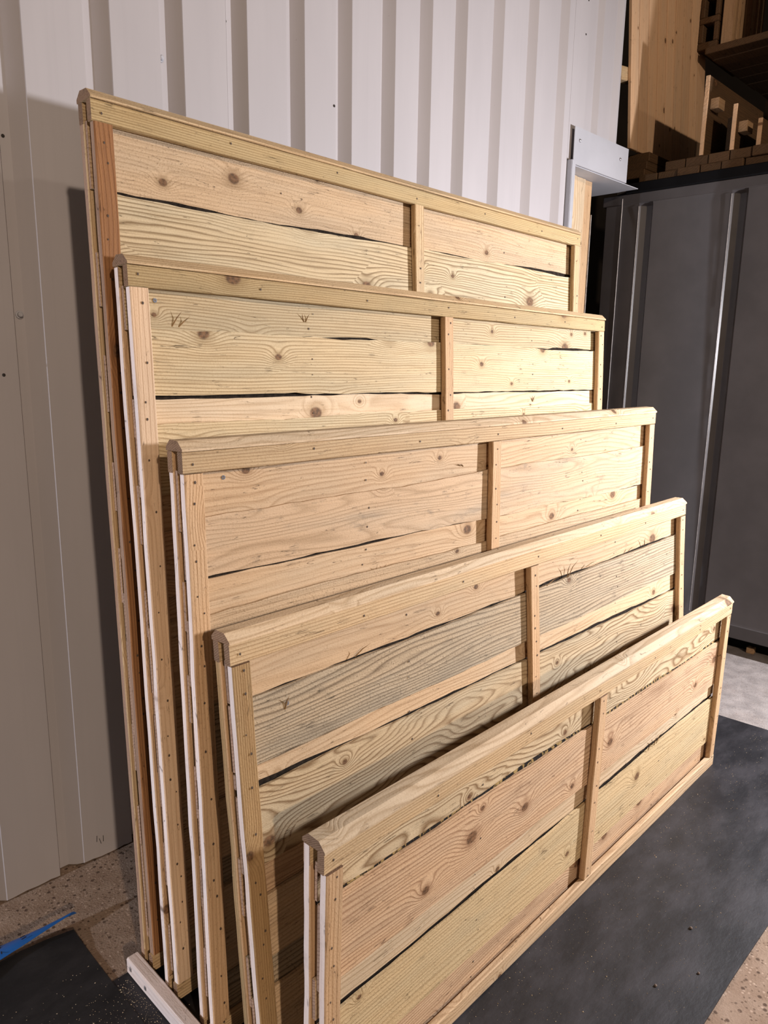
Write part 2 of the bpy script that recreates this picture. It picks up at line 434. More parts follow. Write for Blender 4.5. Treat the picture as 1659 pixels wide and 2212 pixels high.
def board(name, u0, u1, y, lo, hi, mat, parent, seed, T=0.007, wane_lo=0.003, wane_hi=0.003, bow=0.0012, n=60):
    """lap board with uneven (waney) long edges; lo / hi are functions of u giving its edges"""
    bm = bmesh.new()
    uc = (u0 + u1) / 2
    vc = (lo(uc) + hi(uc)) / 2
    rows = []
    nz = 4
    for i in range(n + 1):
        u = u0 + (u1 - u0) * i / n
        a = lo(u) + wane_lo * (1.3 * mnoise.noise((u * 3.3 + seed * 11.1, 0.3, seed)) + 0.5 * mnoise.noise((u * 17 + seed * 5.3, 3.3, 0.0)) + 0.3 * mnoise.noise((u * 60 + seed, 7.3, 0.0)))
        b = hi(u) + wane_hi * (1.3 * mnoise.noise((u * 3.1 + seed * 9.7, 8.3, seed)) + 0.5 * mnoise.noise((u * 15 + seed * 4.3, 1.3, 5.0)) + 0.3 * mnoise.noise((u * 55 + seed, 2.3, 4.0)))
        fr, bk = [], []
        for j in range(nz + 1):
            t_ = j / nz
            v = a + (b - a) * t_
            w = bow * mnoise.noise((u * 1.7 + seed * 3.7, t_ * 1.2, 4.4)) 
            fr.append(bm.verts.new((u - uc, w, v - vc)))
            bk.append(bm.verts.new((u - uc, w + T, v - vc)))
        rows.append((fr, bk))
    for i in range(n):
        (f0, b0), (f1, b1) = rows[i], rows[i + 1]
        for j in range(nz):
            bm.faces.new((f0[j], f1[j], f1[j + 1], f0[j + 1]))
            bm.faces.new((b0[j], b0[j + 1], b1[j + 1], b1[j]))
        bm.faces.new((f0[0], b0[0], b1[0], f1[0]))
        bm.faces.new((f0[nz], f1[nz], b1[nz], b0[nz]))
    for k, (f, b) in ((0, rows[0]), (1, rows[-1])):
        for j in range(nz):
            q = (f[j], f[j + 1], b[j + 1], b[j])
            fc = bm.faces.new(q if k == 0 else tuple(reversed(q)))
            fc.material_index = 1
    bmesh.ops.recalc_face_normals(bm, faces=bm.faces[:])
    o = mesh_obj(name, bm, [mat, W['redge']], parent, 40)
    o.location = (uc, y, vc)
    return o

def discs(bm, pts, r, h, nseg=6):
    """little domed nail heads, axis -y"""
    for (x, y, z, rr) in pts:
        c = bm.verts.new((x, y - h, z))
        ring_ = [bm.verts.new((x + rr * r * math.cos(k * 2 * math.pi / nseg), y, z + rr * r * 1.3 * math.sin(k * 2 * math.pi / nseg))) for k in range(nseg)]
        for k in range(nseg):
            bm.faces.new((c, ring_[(k + 1) % nseg], ring_[k]))
    bmesh.ops.recalc_face_normals(bm, faces=bm.faces[:])

def shell(bm, off):
    """give an open surface a little thickness"""
    ret = bmesh.ops.extrude_face_region(bm, geom=bm.faces[:], use_keep_orig=True)
    bmesh.ops.translate(bm, vec=Vector(off), verts=[v for v in ret['geom'] if isinstance(v, bmesh.types.BMVert)])
    bmesh.ops.recalc_face_normals(bm, faces=bm.faces[:])

# ================================================================== SETTING
WY = 0.183          # face of the wall crowns
# floor slab
bm = bmesh.new()
bmesh.ops.create_grid(bm, x_segments=1, y_segments=1, size=0.5)
for v in bm.verts:
    v.co.x = v.co.x * 16 + 0.5
    v.co.y = v.co.y * 16 - 4.0
floor = mesh_obj('floor', bm, M_CONC, None, 0)
tag(floor, 'rough brown concrete floor turning pale grey near the container', kind='structure')

# ---- corrugated wall: crown left edges measured along the wall
crown = [-3.13, -2.93, -2.73, -2.53, -2.33, -2.13, -1.93, -1.73, -1.53, -1.33, -1.13, -0.93, -0.73, -0.53, -0.33, -0.135, 0.066, 0.272, 0.468, 0.666, 0.867, 1.054, 1.245, 1.423, 1.608, 1.823, 2.043, 2.263]
WTOP = 3.9
wall = empty('wall_back', (0.4, WY, 0.0))
tag(wall, 'white ribbed steel sheet wall behind the fence panels', kind='structure')
D_PAN, S_FALL, S_RISE, PAN_W = 0.030, 0.012, 0.032, 0.023

def sheet_profile(i0, i1, first_u, last_u):
    """polyline (x, y) of one cladding sheet"""
    pts = [(first_u, 0.0)]
    for i in range(i0, i1):
        a = crown[i]
        # before this crown: fall, pan, rise
        r0_ = a - S_RISE
        p0 = r0_ - PAN_W
        f0 = p0 - S_FALL
        if i == i0:
            pts = [(f0 + 0.008, 0.014), (p0, D_PAN)]     # lap joint: a dark slit beside the last crown
        else:
            pts += [(f0, 0.0), (p0, D_PAN)]
        pts += [(r0_, D_PAN), (a, 0.0)]
    pts.append((last_u, 0.0))
    return pts

def sheet(i0, i1, u_end, zlo, ragged=False, first=None):
    pts = sheet_profile(i0, i1, (crown[i0] - 0.30) if first is None else first, u_end)
    bm = bmesh.new()
    zs = [zlo, 0.8, 1.6, 2.4, 3.2, WTOP] if zlo < 0.5 else [zlo, 3.2, WTOP]
    cols = []
    fine = []
    for k in range(len(pts) - 1):
        (xa, ya), (xb, yb) = pts[k], pts[k + 1]
        nn = max(1, int(abs(xb - xa) / 0.012)) if ragged else 1
        for q in range(nn):
            fine.append((xa + (xb - xa) * q / nn, ya + (yb - ya) * q / nn))
    fine.append(pts[-1])
    for (x, y) in fine:
        col = []
        for zi, z in enumerate(zs):
            zz = z
            if zi == 0 and ragged:
                zz = 0.004 + 0.010 * max(0, mnoise.noise((x * 19, 2.0, 0))) + 0.005 * max(0, mnoise.noise((x * 70, 2.0, 0)))
            lip = 0.0
            col.append(bm.verts.new((x - 0.4, y + lip, zz)))
        cols.append(col)
    for k in range(len(cols) - 1):
        for q in range(len(zs) - 1):
            bm.faces.new((cols[k][q], cols[k + 1][q], cols[k + 1][q + 1], cols[k][q + 1]))
    # give the sheet thickness, seen on its lap edge
    geom = bm.faces[:]
    shell(bm, (0, 0.0012, 0))
    return mesh_obj('cladding_sheet', bm, M_WALL, wall, 25)

sheet(0, 4, crown[4] - 0.069, 0.0, True)
sheet(4, 9, crown[9] - 0.069, 0.0, True)
sheet(9, 14, crown[14] - 0.069, 0.0, True)
sheet(14, 19, crown[19] - 0.069, 0.0, True)
sheet(19, 24, crown[24] - 0.069, 0.0, True)
sheet(24, 28, 2.304, 0.0)
bm = bmesh.new()
add_box(bm, -3.6, 1.75, 0.05, 0.06, 0.0, WTOP)
mesh_obj('slit_shade_board', bm, M_DARK, wall, 0)  # added dark board so the lap slits read as shade
# upper bit of wall over the opening
bm = bmesh.new()
pr = [(2.305, 0.0), (2.424, 0.0)], [(2.431, 0.020), (2.517, 0.020), (2.540, 0.0), (2.575, 0.0), (2.590, 0.016), (2.674, 0.016), (2.700, 0.0), (2.716, 0.0), (2.716, 0.05)]
for part in pr:
    cols = [[bm.verts.new((x - 0.4, y, z)) for z in (2.225, WTOP)] for x, y in part]
    for a, b in zip(cols, cols[1:]):
        bm.faces.new((a[0], b[0], b[1], a[1]))
shell(bm, (0, 0.0012, 0))
mesh_obj('cladding_sheet', bm, M_WALL, wall, 25)

# bolts and holes in the wall
def wall_pos(x, z, d): return (x - 0.4, d, z)
def dome(name, loc, r, h, mat, parent, seg=10):
    bm = bmesh.new()
    rings = [(r * 1.25, 0.0), (r * 1.25, -h * 0.18), (r * 0.85, -h * 0.2), (r * 0.8, -h * 0.8), (r * 0.5, -h)]
    vv = [[bm.verts.new((rr * math.cos(k * 2 * math.pi / seg), yy, rr * math.sin(k * 2 * math.pi / seg))) for k in range(seg)] for rr, yy in rings]
    for a, b in zip(vv, vv[1:]):
        for k in range(seg):
            bm.faces.new((a[k], a[(k + 1) % seg], b[(k + 1) % seg], b[k]))
    bm.faces.new(vv[-1])
    bmesh.ops.recalc_face_normals(bm, faces=bm.faces[:])
    o = mesh_obj(name, bm, mat, parent)
    o.location = loc
    return o
dome('bolt', wall_pos(0.416, 2.118, D_PAN - 0.002), 0.0075, 0.011, M_FLASH, wall)
dome('bolt', wall_pos(0.022, 1.468, D_PAN - 0.002), 0.0075, 0.010, M_FLASH, wall)
dome('bolt', wall_pos(0.980, 2.10, D_PAN - 0.002), 0.0060, 0.008, M_FLASH, wall)
for (x, z, y_) in ((0.615, 2.262, D_PAN - 0.001), (-0.034, 1.33, -0.001), (0.980, 2.130, -0.001), (0.018, 1.855, D_PAN - 0.001), (2.40, 2.86, -0.001), (2.395, 2.73, -0.001)):
    dome('drill_hole', wall_pos(x, z, y_), 0.0032, 0.0015, M_HOLE, wall, 8)

# three short pencil ticks low on the sheet
for (x, z, a_) in ((0.104, 0.063, 4), (0.113, 0.052, -14), (0.122, 0.056, 2)):
    o = box('pencil_mark', -0.0007, 0.0007, -0.0006, 0.0004, -0.009, 0.009, M_HOLE, wall, 0.0)
    o.location = wall_pos(x, z, -0.0003)
    o.rotation_euler = (0, R(a_), 0)

# lintel flashing over the opening
bm = bmesh.new()
ZL = 2.208
add_box(bm, 2.322, 2.800, WY - 0.021, WY - 0.018, ZL, ZL + 0.148)
add_box(bm, 2.322, 2.800, WY - 0.0179, 0.430, ZL, ZL + 0.003)
tr = mesh_obj('trim_1', bm, [M_FLASH], None, 20)
tag(tr, 'white folded steel flashing over the opening beside the container', kind='structure')
bm = bmesh.new()
add_box(bm, 2.326, 2.945, WY - 0.012, 0.428, ZL - 0.0035, ZL - 0.0005)
o = mesh_obj('soffit_sheet', bm, M_SOFF, tr, 20)
for (x, z) in ((2.365, 2.306), (2.725, 2.298)):
    d_ = dome('screw', (x, WY - 0.0212, z), 0.006, 0.006, M_STEEL, tr, 8)
# jamb strip
bm = bmesh.new()
add_box(bm, 2.309, 2.312, WY - 0.022, WY + 0.05, 0.0, 2.222)
add_box(bm, 2.312, 2.334, WY - 0.024, WY - 0.021, 0.0, 2.222)
add_box(bm, 2.334, 2.337, WY - 0.024, WY + 0.06, 0.0, 2.222)
tr2 = mesh_obj('trim_2', bm, M_FLASH, None, 20)
tag(tr2, 'narrow white upright steel trim closing the end of the ribbed wall', kind='structure')

# bay walls behind, coloured near-black so the opening stays in shade
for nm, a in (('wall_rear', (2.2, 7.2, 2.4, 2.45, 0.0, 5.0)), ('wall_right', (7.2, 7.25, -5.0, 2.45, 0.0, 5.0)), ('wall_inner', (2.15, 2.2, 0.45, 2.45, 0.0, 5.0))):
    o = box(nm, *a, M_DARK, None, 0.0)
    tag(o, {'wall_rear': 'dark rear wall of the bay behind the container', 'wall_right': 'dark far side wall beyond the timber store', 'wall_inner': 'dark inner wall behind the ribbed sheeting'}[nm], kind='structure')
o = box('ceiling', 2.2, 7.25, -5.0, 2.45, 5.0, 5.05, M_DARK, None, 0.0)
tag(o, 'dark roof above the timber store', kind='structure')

# ================================================================== FENCE PANELS
PW = 1.83
BT = 0.0165        # batten thickness
RH = 0.039         # rail height
Y_NEAR, Y_FAR, Y_BACK = BT + 0.0006, BT + 0.0090, BT + 0.0175
BW = 0.038

def lerp(a, b):
    return lambda u: a + (b - a) * u / PW

BOARDS = {}
def on_board(o, P, u, y, v):
    """hang a small piece on the board it sits on"""
    for want_far in (False, True):
        for bo, far, lo, hi in BOARDS[P.name]:
            if far == want_far and lo(u) <= v <= hi(u):
                o.parent = bo
                o.location = Vector((u, y, v)) - bo.location
                return
    o.location = (u, y, v)

def fence_panel(idx, X, Y, yaw_, lean_, roll_, lift, H, seams, styles, top_mat, bat_mats, label, gaps):
    """seams: list of (drop_left, drop_right) board joints measured from the rail top"""
    nn_ = Vector((-math.sin(yaw_), math.cos(yaw_), 0))
    e_ = Vector((math.cos(yaw_), math.sin(yaw_), 0))
    u_ = Vector((0, 0, 1)) * math.cos(lean_) + nn_ * math.sin(lean_)
    ex_ = e_ * math.cos(roll_) + u_ * math.sin(roll_)
    up_ = u_ * math.cos(roll_) - e_ * math.sin(roll_)
    dp_ = up_.cross(ex_)
    P = empty('fence_panel')
    P.rotation_euler = Matrix((ex_, dp_, up_)).transposed().to_euler()
    P.location = Vector((X, Y, 0.0042)) + up_ * (lift + 0.05 * max(0.0, math.sin(lean_)))
    tag(P, label, 'fence panel', 'fence panels leaning in a row')
    rs = random.Random(100 + idx)
    # rails (front and back), top and bottom
    def rail(nm, y, v0, mat, sd, L=PW, u0=0.0, hh=RH):
        o = timber(nm, L, BT, hh, [mat, W['end']], P, 0.0012, 0.0022, 0, sd, 20, 1)
        place_h(o, u0, L, y, v0, hh)
        return o
    rail('top_rail', 0.0, H - RH, top_mat, idx * 10 + 1)
    rail('top_rail', Y_BACK, H - RH, W['rail'], idx * 10 + 2)
    rail('bottom_rail', 0.0, 0.0, W['rail'] if idx != 4 else W['tan'], idx * 10 + 3)
    rail('bottom_rail', Y_BACK, 0.0, W['rail'], idx * 10 + 4)
    # cap
    bm = bmesh.new()
    prof = [(-0.003, 0.0005), (-0.003, 0.0045), (0.012, 0.019), (0.038, 0.0205), (0.0525, 0.0075), (0.0525, 0.0005)]
    prism(bm, [(y_, z_) for y_, z_ in prof], -PW / 2 - 0.001, PW / 2 + 0.002, 0, 1)
    cap = mesh_obj('cap_rail', bm, [W['cream'] if idx >= 2 else W['rail'], W['end']], P, 20)  # shorter panels get a paler cap, lamp-lit whiteness put into the colour
    cap.location = (PW / 2, 0, H)
    # vertical battens
    Lb = H - 2 * RH - 0.002
    spots = [(BW / 2 + 0.002, 0), (0.939 - (0.02 if idx in (2, 3) else 0), 1), (PW - BW / 2 - 0.001, 2)]
    for uc, k in spots:
        pale = k == 0
        mats = [bat_mats[k], bat_mats[3] if pale else bat_mats[k], W['end']]
        # low-z side of the timber is turned to +x by the rotation, so flip so that it faces -x
        o = timber('batten', Lb, BT, BW, mats, P, 0.0016, 0.002, 1 if pale else 0, idx * 10 + 5 + k, 18, 2)
        o.rotation_euler = (0, math.pi / 2, 0)     # local x -> -z, local z -> +x, low z side -> -x
        o.location = (uc, 0.0 - (0.002 if k == 0 else 0), RH + 0.001 + Lb / 2)
    Lk = H - 0.004
    for uc in (BW / 2, 0.46, 0.93, 1.385, PW - BW / 2):
        mats = [bat_mats[1], bat_mats[4] if uc < 0.1 else bat_mats[1], W['end']]
        LL = Lk if uc in (BW / 2, PW - BW / 2) else Lb
        o = timber('batten', LL, BT, BW, mats, P, 0.0016, 0.002, 1 if uc < 0.1 else 0, idx * 10 + 50 + int(uc * 10), 18, 2)
        o.rotation_euler = (0, math.pi / 2, 0)
        o.location = (uc - (0.003 if uc < 0.1 else 0), Y_BACK + (BT if LL == Lk else 0) * 0.0 + (0.0005 if LL != Lk else BT + 0.001), (RH + 0.001 if LL == Lb else 0.002) + LL / 2) if False else (uc, Y_BACK + 0.0004, (RH + 0.001) + Lb / 2)
        if LL == Lk:
            # outer back posts run past the rails: scale to the full height
            o.location = (o.location.x, Y_BACK + 0.0004, 0.002 + LL / 2)
    # boards
    edges = [(RH - 0.006, RH - 0.006)] + seams
    d_l, d_r = seams[-1]
    near = (len(seams) % 2 == 1)
    step_ = [0.136, 0.062]
    k = 0 if near else 1
    while d_l + 0.09 < H - RH:
        dd = step_[k % 2] + rs.uniform(-0.012, 0.012)
        d_l += dd; d_r += dd + rs.uniform(-0.004, 0.004)
        edges.append((d_l, d_r)); k += 1
    if H - edges[-1][0] > 0.075:
        edges.append((H - 0.012, H - 0.012))
    else:
        edges[-1] = (H - 0.012, H - 0.012)
    for i in range(len(edges) - 1):
        far = (i % 2 == 0)
        hi_l, hi_r = H - edges[i][0], H - edges[i][1]
        lo_l, lo_r = H - edges[i + 1][0], H - edges[i + 1][1]
        ov = 0.022
        if far:      # far boards tuck behind their neighbours
            top_ex = 0 if i == 0 else ov
            gp = gaps.get(i, 0.0)
            bot_ex = -gp if gp else (0 if i + 2 == len(edges) else ov)
            if gaps.get(i - 0.5):
                top_ex = -gaps[i - 0.5]
            hi = lerp(hi_l + top_ex, hi_r + top_ex)
            lo = lerp(lo_l - bot_ex, lo_r - bot_ex)
            yy = Y_FAR
            wl_, wh_ = (0.0060, 0.004)
        else:
            hi = lerp(hi_l, hi_r); lo = lerp(lo_l, lo_r)
            yy = Y_NEAR
            wl_, wh_ = (0.0055, 0.0050)
        st = styles[i] if i < len(styles) else rs.choice(['brown', 'pink', 'tan', 'grey'])
        u0 = 0.003 + rs.uniform(0, 0.006)
        if far and (gaps.get(i) or gaps.get(i - 0.5)):  # dark strip added behind each gap: blocks light leaks, reads as shade
            for key, base in ((i, lo), (i - 0.5, hi)):
                if gaps.get(key):
                    bk_ = board('bark_or_shade_strip', 0.012, PW - 0.012, Y_FAR + 0.0042, lambda u, b=base: b(u) - 0.014, lambda u, b=base: b(u) + 0.014, M_GAPDARK, P, idx * 7 + i, 0.003, 0.001, 0.001, 0.0)
                    bk_.data.materials[1] = M_GAPDARK
        bo = board('board', u0, PW - 0.003 - rs.uniform(0, 0.004), yy, lo, hi, W[st], P, idx * 31 + i * 3.3, 0.0072, wl_, wh_)
        BOARDS.setdefault(P.name, []).append((bo, far, lo, hi))
    # nails
    pts = []
    for e in range(len(edges) - 1):
        dl = (edges[e][0] + edges[e + 1][0]) / 2
        v = H - dl
        if v < RH + 0.02:
            continue
        for uc, kk in spots:
            for s in ((-0.018, 0.018) if rs.random() < 0.6 else (0.0,)):
                pts.append((uc + rs.uniform(-0.007, 0.007), -0.0012 - (0.002 if kk == 0 else 0), v + s + rs.uniform(-0.008, 0.008), rs.uniform(0.7, 1.2)))
        ynb = (Y_FAR if e % 2 == 0 else Y_NEAR) - 0.0012
        for uc in (0.46, 1.385):
            for s in (-0.017, 0.017):
                if rs.random() < 0.8:
                    pts.append((uc + rs.uniform(-0.008, 0.008), ynb, v + s + rs.uniform(-0.006, 0.006), rs.uniform(0.6, 1.1)))
    for uc in (0.02, 0.30, 0.62, 0.93, 1.25, 1.55, PW - 0.02):
        pts.append((uc + rs.uniform(-0.02, 0.02) * (0.05 < uc < 1.8), -0.0012, H - RH / 2 + rs.uniform(-0.006, 0.006), 1.0))
    bm = bmesh.new()
    discs(bm, pts, 0.0021, 0.0003)
    nl = mesh_obj('nail_heads', bm, M_NAIL, P, 0)
    nl['kind'] = 'stuff'
    return P

def screw(P, u, y, v):
    bm = bmesh.new()
    seg = 8
    rings = [(0.0042, 0.0), (0.0042, -0.0012), (0.0018, -0.0012), (0.0012, 0.0012)]
    vv = [[bm.verts.new((rr * math.cos(k * 2 * math.pi / seg), yy, rr * math.sin(k * 2 * math.pi / seg))) for k in range(seg)] for rr, yy in rings]
    for a, b in zip(vv, vv[1:]):
        for k in range(seg):
            bm.faces.new((a[k], a[(k + 1) % seg], b[(k + 1) % seg], b[k]))
    bm.faces.new(vv[-1])
    bmesh.ops.recalc_face_normals(bm, faces=bm.faces[:])
    o = mesh_obj('screw', bm, M_ZINC, P, 30)
    on_board(o, P, u, y, v)
    o['label'] = 'shiny zinc screw'

def splinter(P, u, y, v, L, ang, wd=0.0016, out=0.35):
    """thin sliver lifting off the face"""
    bm = bmesh.new()
    a = R(ang)
    dx, dz = math.cos(a) * L, math.sin(a) * L
    px, pz = -math.sin(a) * wd, math.cos(a) * wd
    base = [(px, 0, pz), (-px, 0, -pz), (0, -wd, 0)]
    mid = [(dx * 0.55 + px * 0.8, -out * L * 0.3, dz * 0.55 + pz * 0.8), (dx * 0.55 - px * 0.8, -out * L * 0.3, dz * 0.55 - pz * 0.8), (dx * 0.55, -out * L * 0.3 - wd, dz * 0.55)]
    tip = (dx, -out * L, dz)
    A_ = [bm.verts.new(p) for p in base]; B_ = [bm.verts.new(p) for p in mid]; T_ = bm.verts.new(tip)
    for k in range(3):
        bm.faces.new((A_[k], A_[(k + 1) % 3], B_[(k + 1) % 3], B_[k]))
        bm.faces.new((B_[k], B_[(k + 1) % 3], T_))
    bm.faces.new(list(reversed(A_)))
    bmesh.ops.recalc_face_normals(bm, faces=bm.faces[:])
    o = mesh_obj('splinter', bm, M_SPLIT, P, 0)
    on_board(o, P, u, y, v)

def bark_or_shade_strip(P, u0, u1, y, v_l, v_r, hgt, seed):
    f_lo = lambda u: v_l + (v_r - v_l) * u / PW
    f_hi = lambda u: v_l + hgt + (v_r - v_l) * u / PW
    o = board('bark_or_shade_strip', u0, u1, y, f_lo, f_hi, M_BARK, P, seed, 0.004, 0.002, 0.002, 0.002, 50)
    o.data.materials[1] = M_BARK

BM = lambda a, b, c, d, e: [W[a], W[b], W[c], W[d], W[e]]
p1 = fence_panel(0, 0.0095, -0.30183, 0.022493, 0.048253, -0.009502, 0.0135, 1.8280,
    [(0.160, 0.146), (0.296, 0.290)], ['pink', 'green', 'tan', 'green', 'brown', 'pink'], W['olive'],
    BM('red', 'rail', 'rail', 'redge', 'redge'),
    'tallest fence panel, nearest the wall, with a reddish brown left batten', {0: 0.005})
p2 = fence_panel(1, 0.0085, -0.41047, 0.018958, 0.052610, -0.009143, 0.0130, 1.5247,
    [(0.113, 0.106), (0.240, 0.243), (0.295, 0.293)], ['fine', 'fine', 'cream', 'fine', 'tan'], W['olive'],
    BM('pale', 'batten', 'batten', 'edge', 'edge'),
    'second tallest fence panel, with an olive top rail and a cream left batten', {0: 0.0015, 2: 0.0, 1.5: 0.005})
p3 = fence_panel(2, 0.0126, -0.54085, -0.006473, 0.029757, -0.001693, 0.0005, 1.2085,
    [(0.125, 0.114), (0.239, 0.250), (0.313, 0.296)], ['tan', 'mottle', 'tan', 'pink', 'tan'], W['rail'],
    BM('batten', 'batten', 'batten', 'edge', 'edge'),
    'middle fence panel of the five, with a speckled left batten and grey stained board', {1.5: 0.0015})
p4 = fence_panel(3, 0.0148, -0.70979, -0.006100, 0.074786, 0.0065, 0.0, 0.8935,
    [(0.118, 0.104), (0.247, 0.235), (0.286, 0.298)], ['tan', 'grey', 'tan', 'cath', 'brown'], W['rail'],
    BM('dbat', 'batten', 'batten', 'edge', 'dbat'),
    'second shortest fence panel, half shaded by the front panel, with ragged weathered boards', {0: 0.003, 1.5: 0.001, 2: 0.006})
p5 = fence_panel(4, 0.0284, -0.85844, 0.016441, -0.008558, -0.0030, 0.0030, 0.5960,
    [(0.110, 0.136), (0.278, 0.287), (0.345, 0.335), (0.490, 0.498)], ['cath', 'brown', 'cream', 'yellow', 'brown'], W['rail'],
    BM('batten', 'batten', 'batten', 'edge', 'edge'),
    'shortest fence panel, in front of the row with its bottom rail showing', {0: 0.008, 2: 0.005, 1.5: 0.0})
H5 = 0.5960
bark_or_shade_strip(p5, 0.03, 1.80, Y_FAR + 0.001, H5 - 0.116, H5 - 0.143, 0.013, 77)
bark_or_shade_strip(p5, 0.03, 1.80, Y_FAR + 0.006, H5 - 0.352, H5 - 0.343, 0.011, 78)
screw(p2, 0.066, Y_FAR - 0.0002, 1.5247 - 0.058)
screw(p3, 0.098, Y_FAR - 0.0002, 1.2085 - 0.056)
screw(p4, 0.125, Y_NEAR - 0.0006, 0.8935 - 0.150)
for a in ((p2, 0.10, Y_FAR, 1.5247 - 0.105, 0.035, 60), (p2, 0.115, Y_FAR, 1.5247 - 0.105, 0.03, 45), (p2, 0.44, Y_FAR, 1.5247 - 0.078, 0.022, 120), (p2, 0.445, Y_FAR, 1.5247 - 0.078, 0.02, 70),
          (p2, 1.40, Y_FAR, 1.5247 - 0.278, 0.022, 120), (p2, 1.402, Y_FAR, 1.5247 - 0.278, 0.022, 75),
          (p3, 0.80, Y_FAR, 1.2085 - 0.096, 0.020, 160), (p3, 0.81, Y_FAR, 1.2085 - 0.098, 0.018, 150), (p3, 0.50, Y_FAR, 1.2085 - 0.325, 0.030, 110), (p3, 0.515, Y_FAR, 1.2085 - 0.325, 0.028, 75),
          (p4, 1.10, Y_NEAR, 0.8935 - 0.110, 0.045, 95), (p4, 1.105, Y_NEAR, 0.8935 - 0.110, 0.055, 62), (p4, 1.00, Y_NEAR, 0.8935 - 0.112, 0.05, 25), (p4, 1.20, Y_NEAR, 0.8935 - 0.10, 0.04, 20), (p4, 1.56, Y_NEAR, 0.8935 - 0.098, 0.03, 110), (p4, 1.45, Y_NEAR, 0.8935 - 0.10, 0.03, 30),
          (p4, 0.12, Y_NEAR, 0.8935 - 0.16, 0.03, 80), (p4, 0.30, Y_NEAR, 0.8935 - 0.11, 0.04, 35),
          (p5, 1.33, Y_NEAR, H5 - 0.334, 0.045, 98), (p5, 1.345, Y_NEAR, H5 - 0.334, 0.045, 75), (p5, 1.29, Y_NEAR, H5 - 0.334, 0.03, 85)):
    splinter(*a)

# ================================================================== BEARER, MATS, SHEET
bt = timber('timber_bearer', 1.02, 0.029, 0.039, [W['edge'], W['edge']], None, 0.001, 0.003, 0, 5, 14, 1)
bt.rotation_euler = (0, 0, R(-90))   # local y -> +x
bt.location = (-0.0255, -0.247 - 0.51, 0.0045 + 0.0195)
tag(bt, 'whitish sawn timber bearer on the floor along the left ends of the panels', 'timber')
def place_on_bearer(nm, d, z, k):
    bm = bmesh.new()
    add_box(bm, -0.004, 0.004, -0.0012, 0.0012, -0.005, 0.005, 0, 0.0008)
    o = mesh_obj(nm, bm, M_STEEL, bt, 0)
    return o
for d, z, k in ((0.018, 0.002, 0), (0.085, -0.001, 1), (0.35, 0.0, 2)):
    o = place_on_bearer('staple', d, z, k)
    o.location = (-0.51 + d, -0.0008, z)

def flat_sheet(name, outline, z0, th, mat, sub=0.05, amp=0.0015, seed=0, parent=None):
    """thin sheet from a closed outline (x, y) with a slightly uneven top"""
    cx = sum(p[0] for p in outline) / len(outline); cy = sum(p[1] for p in outline) / len(outline)
    bm = bmesh.new()
    a = [bm.verts.new((x - cx, y - cy, 0)) for x, y in outline]
    b = [bm.verts.new((x - cx, y - cy, th)) for x, y in outline]
    bm.faces.new(list(reversed(a)))
    bm.faces.new(b)
    n = len(outline)
    for i in range(n):
        bm.faces.new((a[i], a[(i + 1) % n], b[(i + 1) % n], b[i]))
    bmesh.ops.recalc_face_normals(bm, faces=bm.faces[:])
    o = mesh_obj(name, bm, mat, parent, 0)
    o.location = (cx, cy, z0)
    return o

# mat under the panels, right edge slightly wavy
def wavy(p, q, n, amp, seed):
    out = []
    for i in range(n):
        t_ = i / n
        x = p[0] + (q[0] - p[0]) * t_; y = p[1] + (q[1] - p[1]) * t_
        dx, dy = q[0] - p[0], q[1] - p[1]
        L = math.hypot(dx, dy)
        w = amp * mnoise.noise((t_ * L * 2.2 + seed * 3.3, seed, 0.5)) if 0 < i else 0
        out.append((x - dy / L * w, y + dx / L * w))
    return out
ol = wavy((-2.6, -1.262), (2.285, -1.210), 40, 0.012, 1) + wavy((2.285, -1.210), (2.235, -0.246), 10, 0.006, 2) + wavy((2.235, -0.246), (-2.6, -0.246), 30, 0.003, 3)
mt = flat_sheet('floor_mat', ol, 0.0006, 0.0034, M_MAT)
tag(mt, 'long black rubber mat lying under the row of fence panels', 'mat')

# black sheet with blue underside, overlapping the mat on the left
SZ = 0.0044
sh = empty('plastic_sheet', (-0.6, -0.8, SZ))
tag(sh, 'black plastic sheet on the floor at lower left, edge folded over to show blue', 'plastic sheet')
def sheet_pt(x, y, z): return (x + 0.6, y + 0.8, z - SZ)
bm = bmesh.new()
NX, NY = 30, 26
grid = []
for i in range(NX + 1):
    row = []
    for j in range(NY + 1):
        x = -1.9 + (1.9 - 0.060) * i / NX
        y = -2.2 + 2.160 * j / NY
        x2 = x - 0.018 * (1 - j / NY) * (i / NX)
        # far edge lifts off the floor towards the fold
        lift = 0.022 * max(0.0, (y + 0.12) / 0.08) ** 2 * min(1.0, max(0.0, (-0.03 - x) / 0.12))
        z = SZ + 0.0006 + lift + 0.0016 * max(0, mnoise.noise((x * 3, y * 3, 1.0)))
        row.append(bm.verts.new(sheet_pt(x2, y, z)))
    grid.append(row)
for i in range(NX):
    for j in range(NY):
        bm.faces.new((grid[i][j], grid[i + 1][j], grid[i + 1][j + 1], grid[i][j + 1]))
shell(bm, (0, 0, -0.0005))
mesh_obj('sheet', bm, M_SHEET, sh, 60)
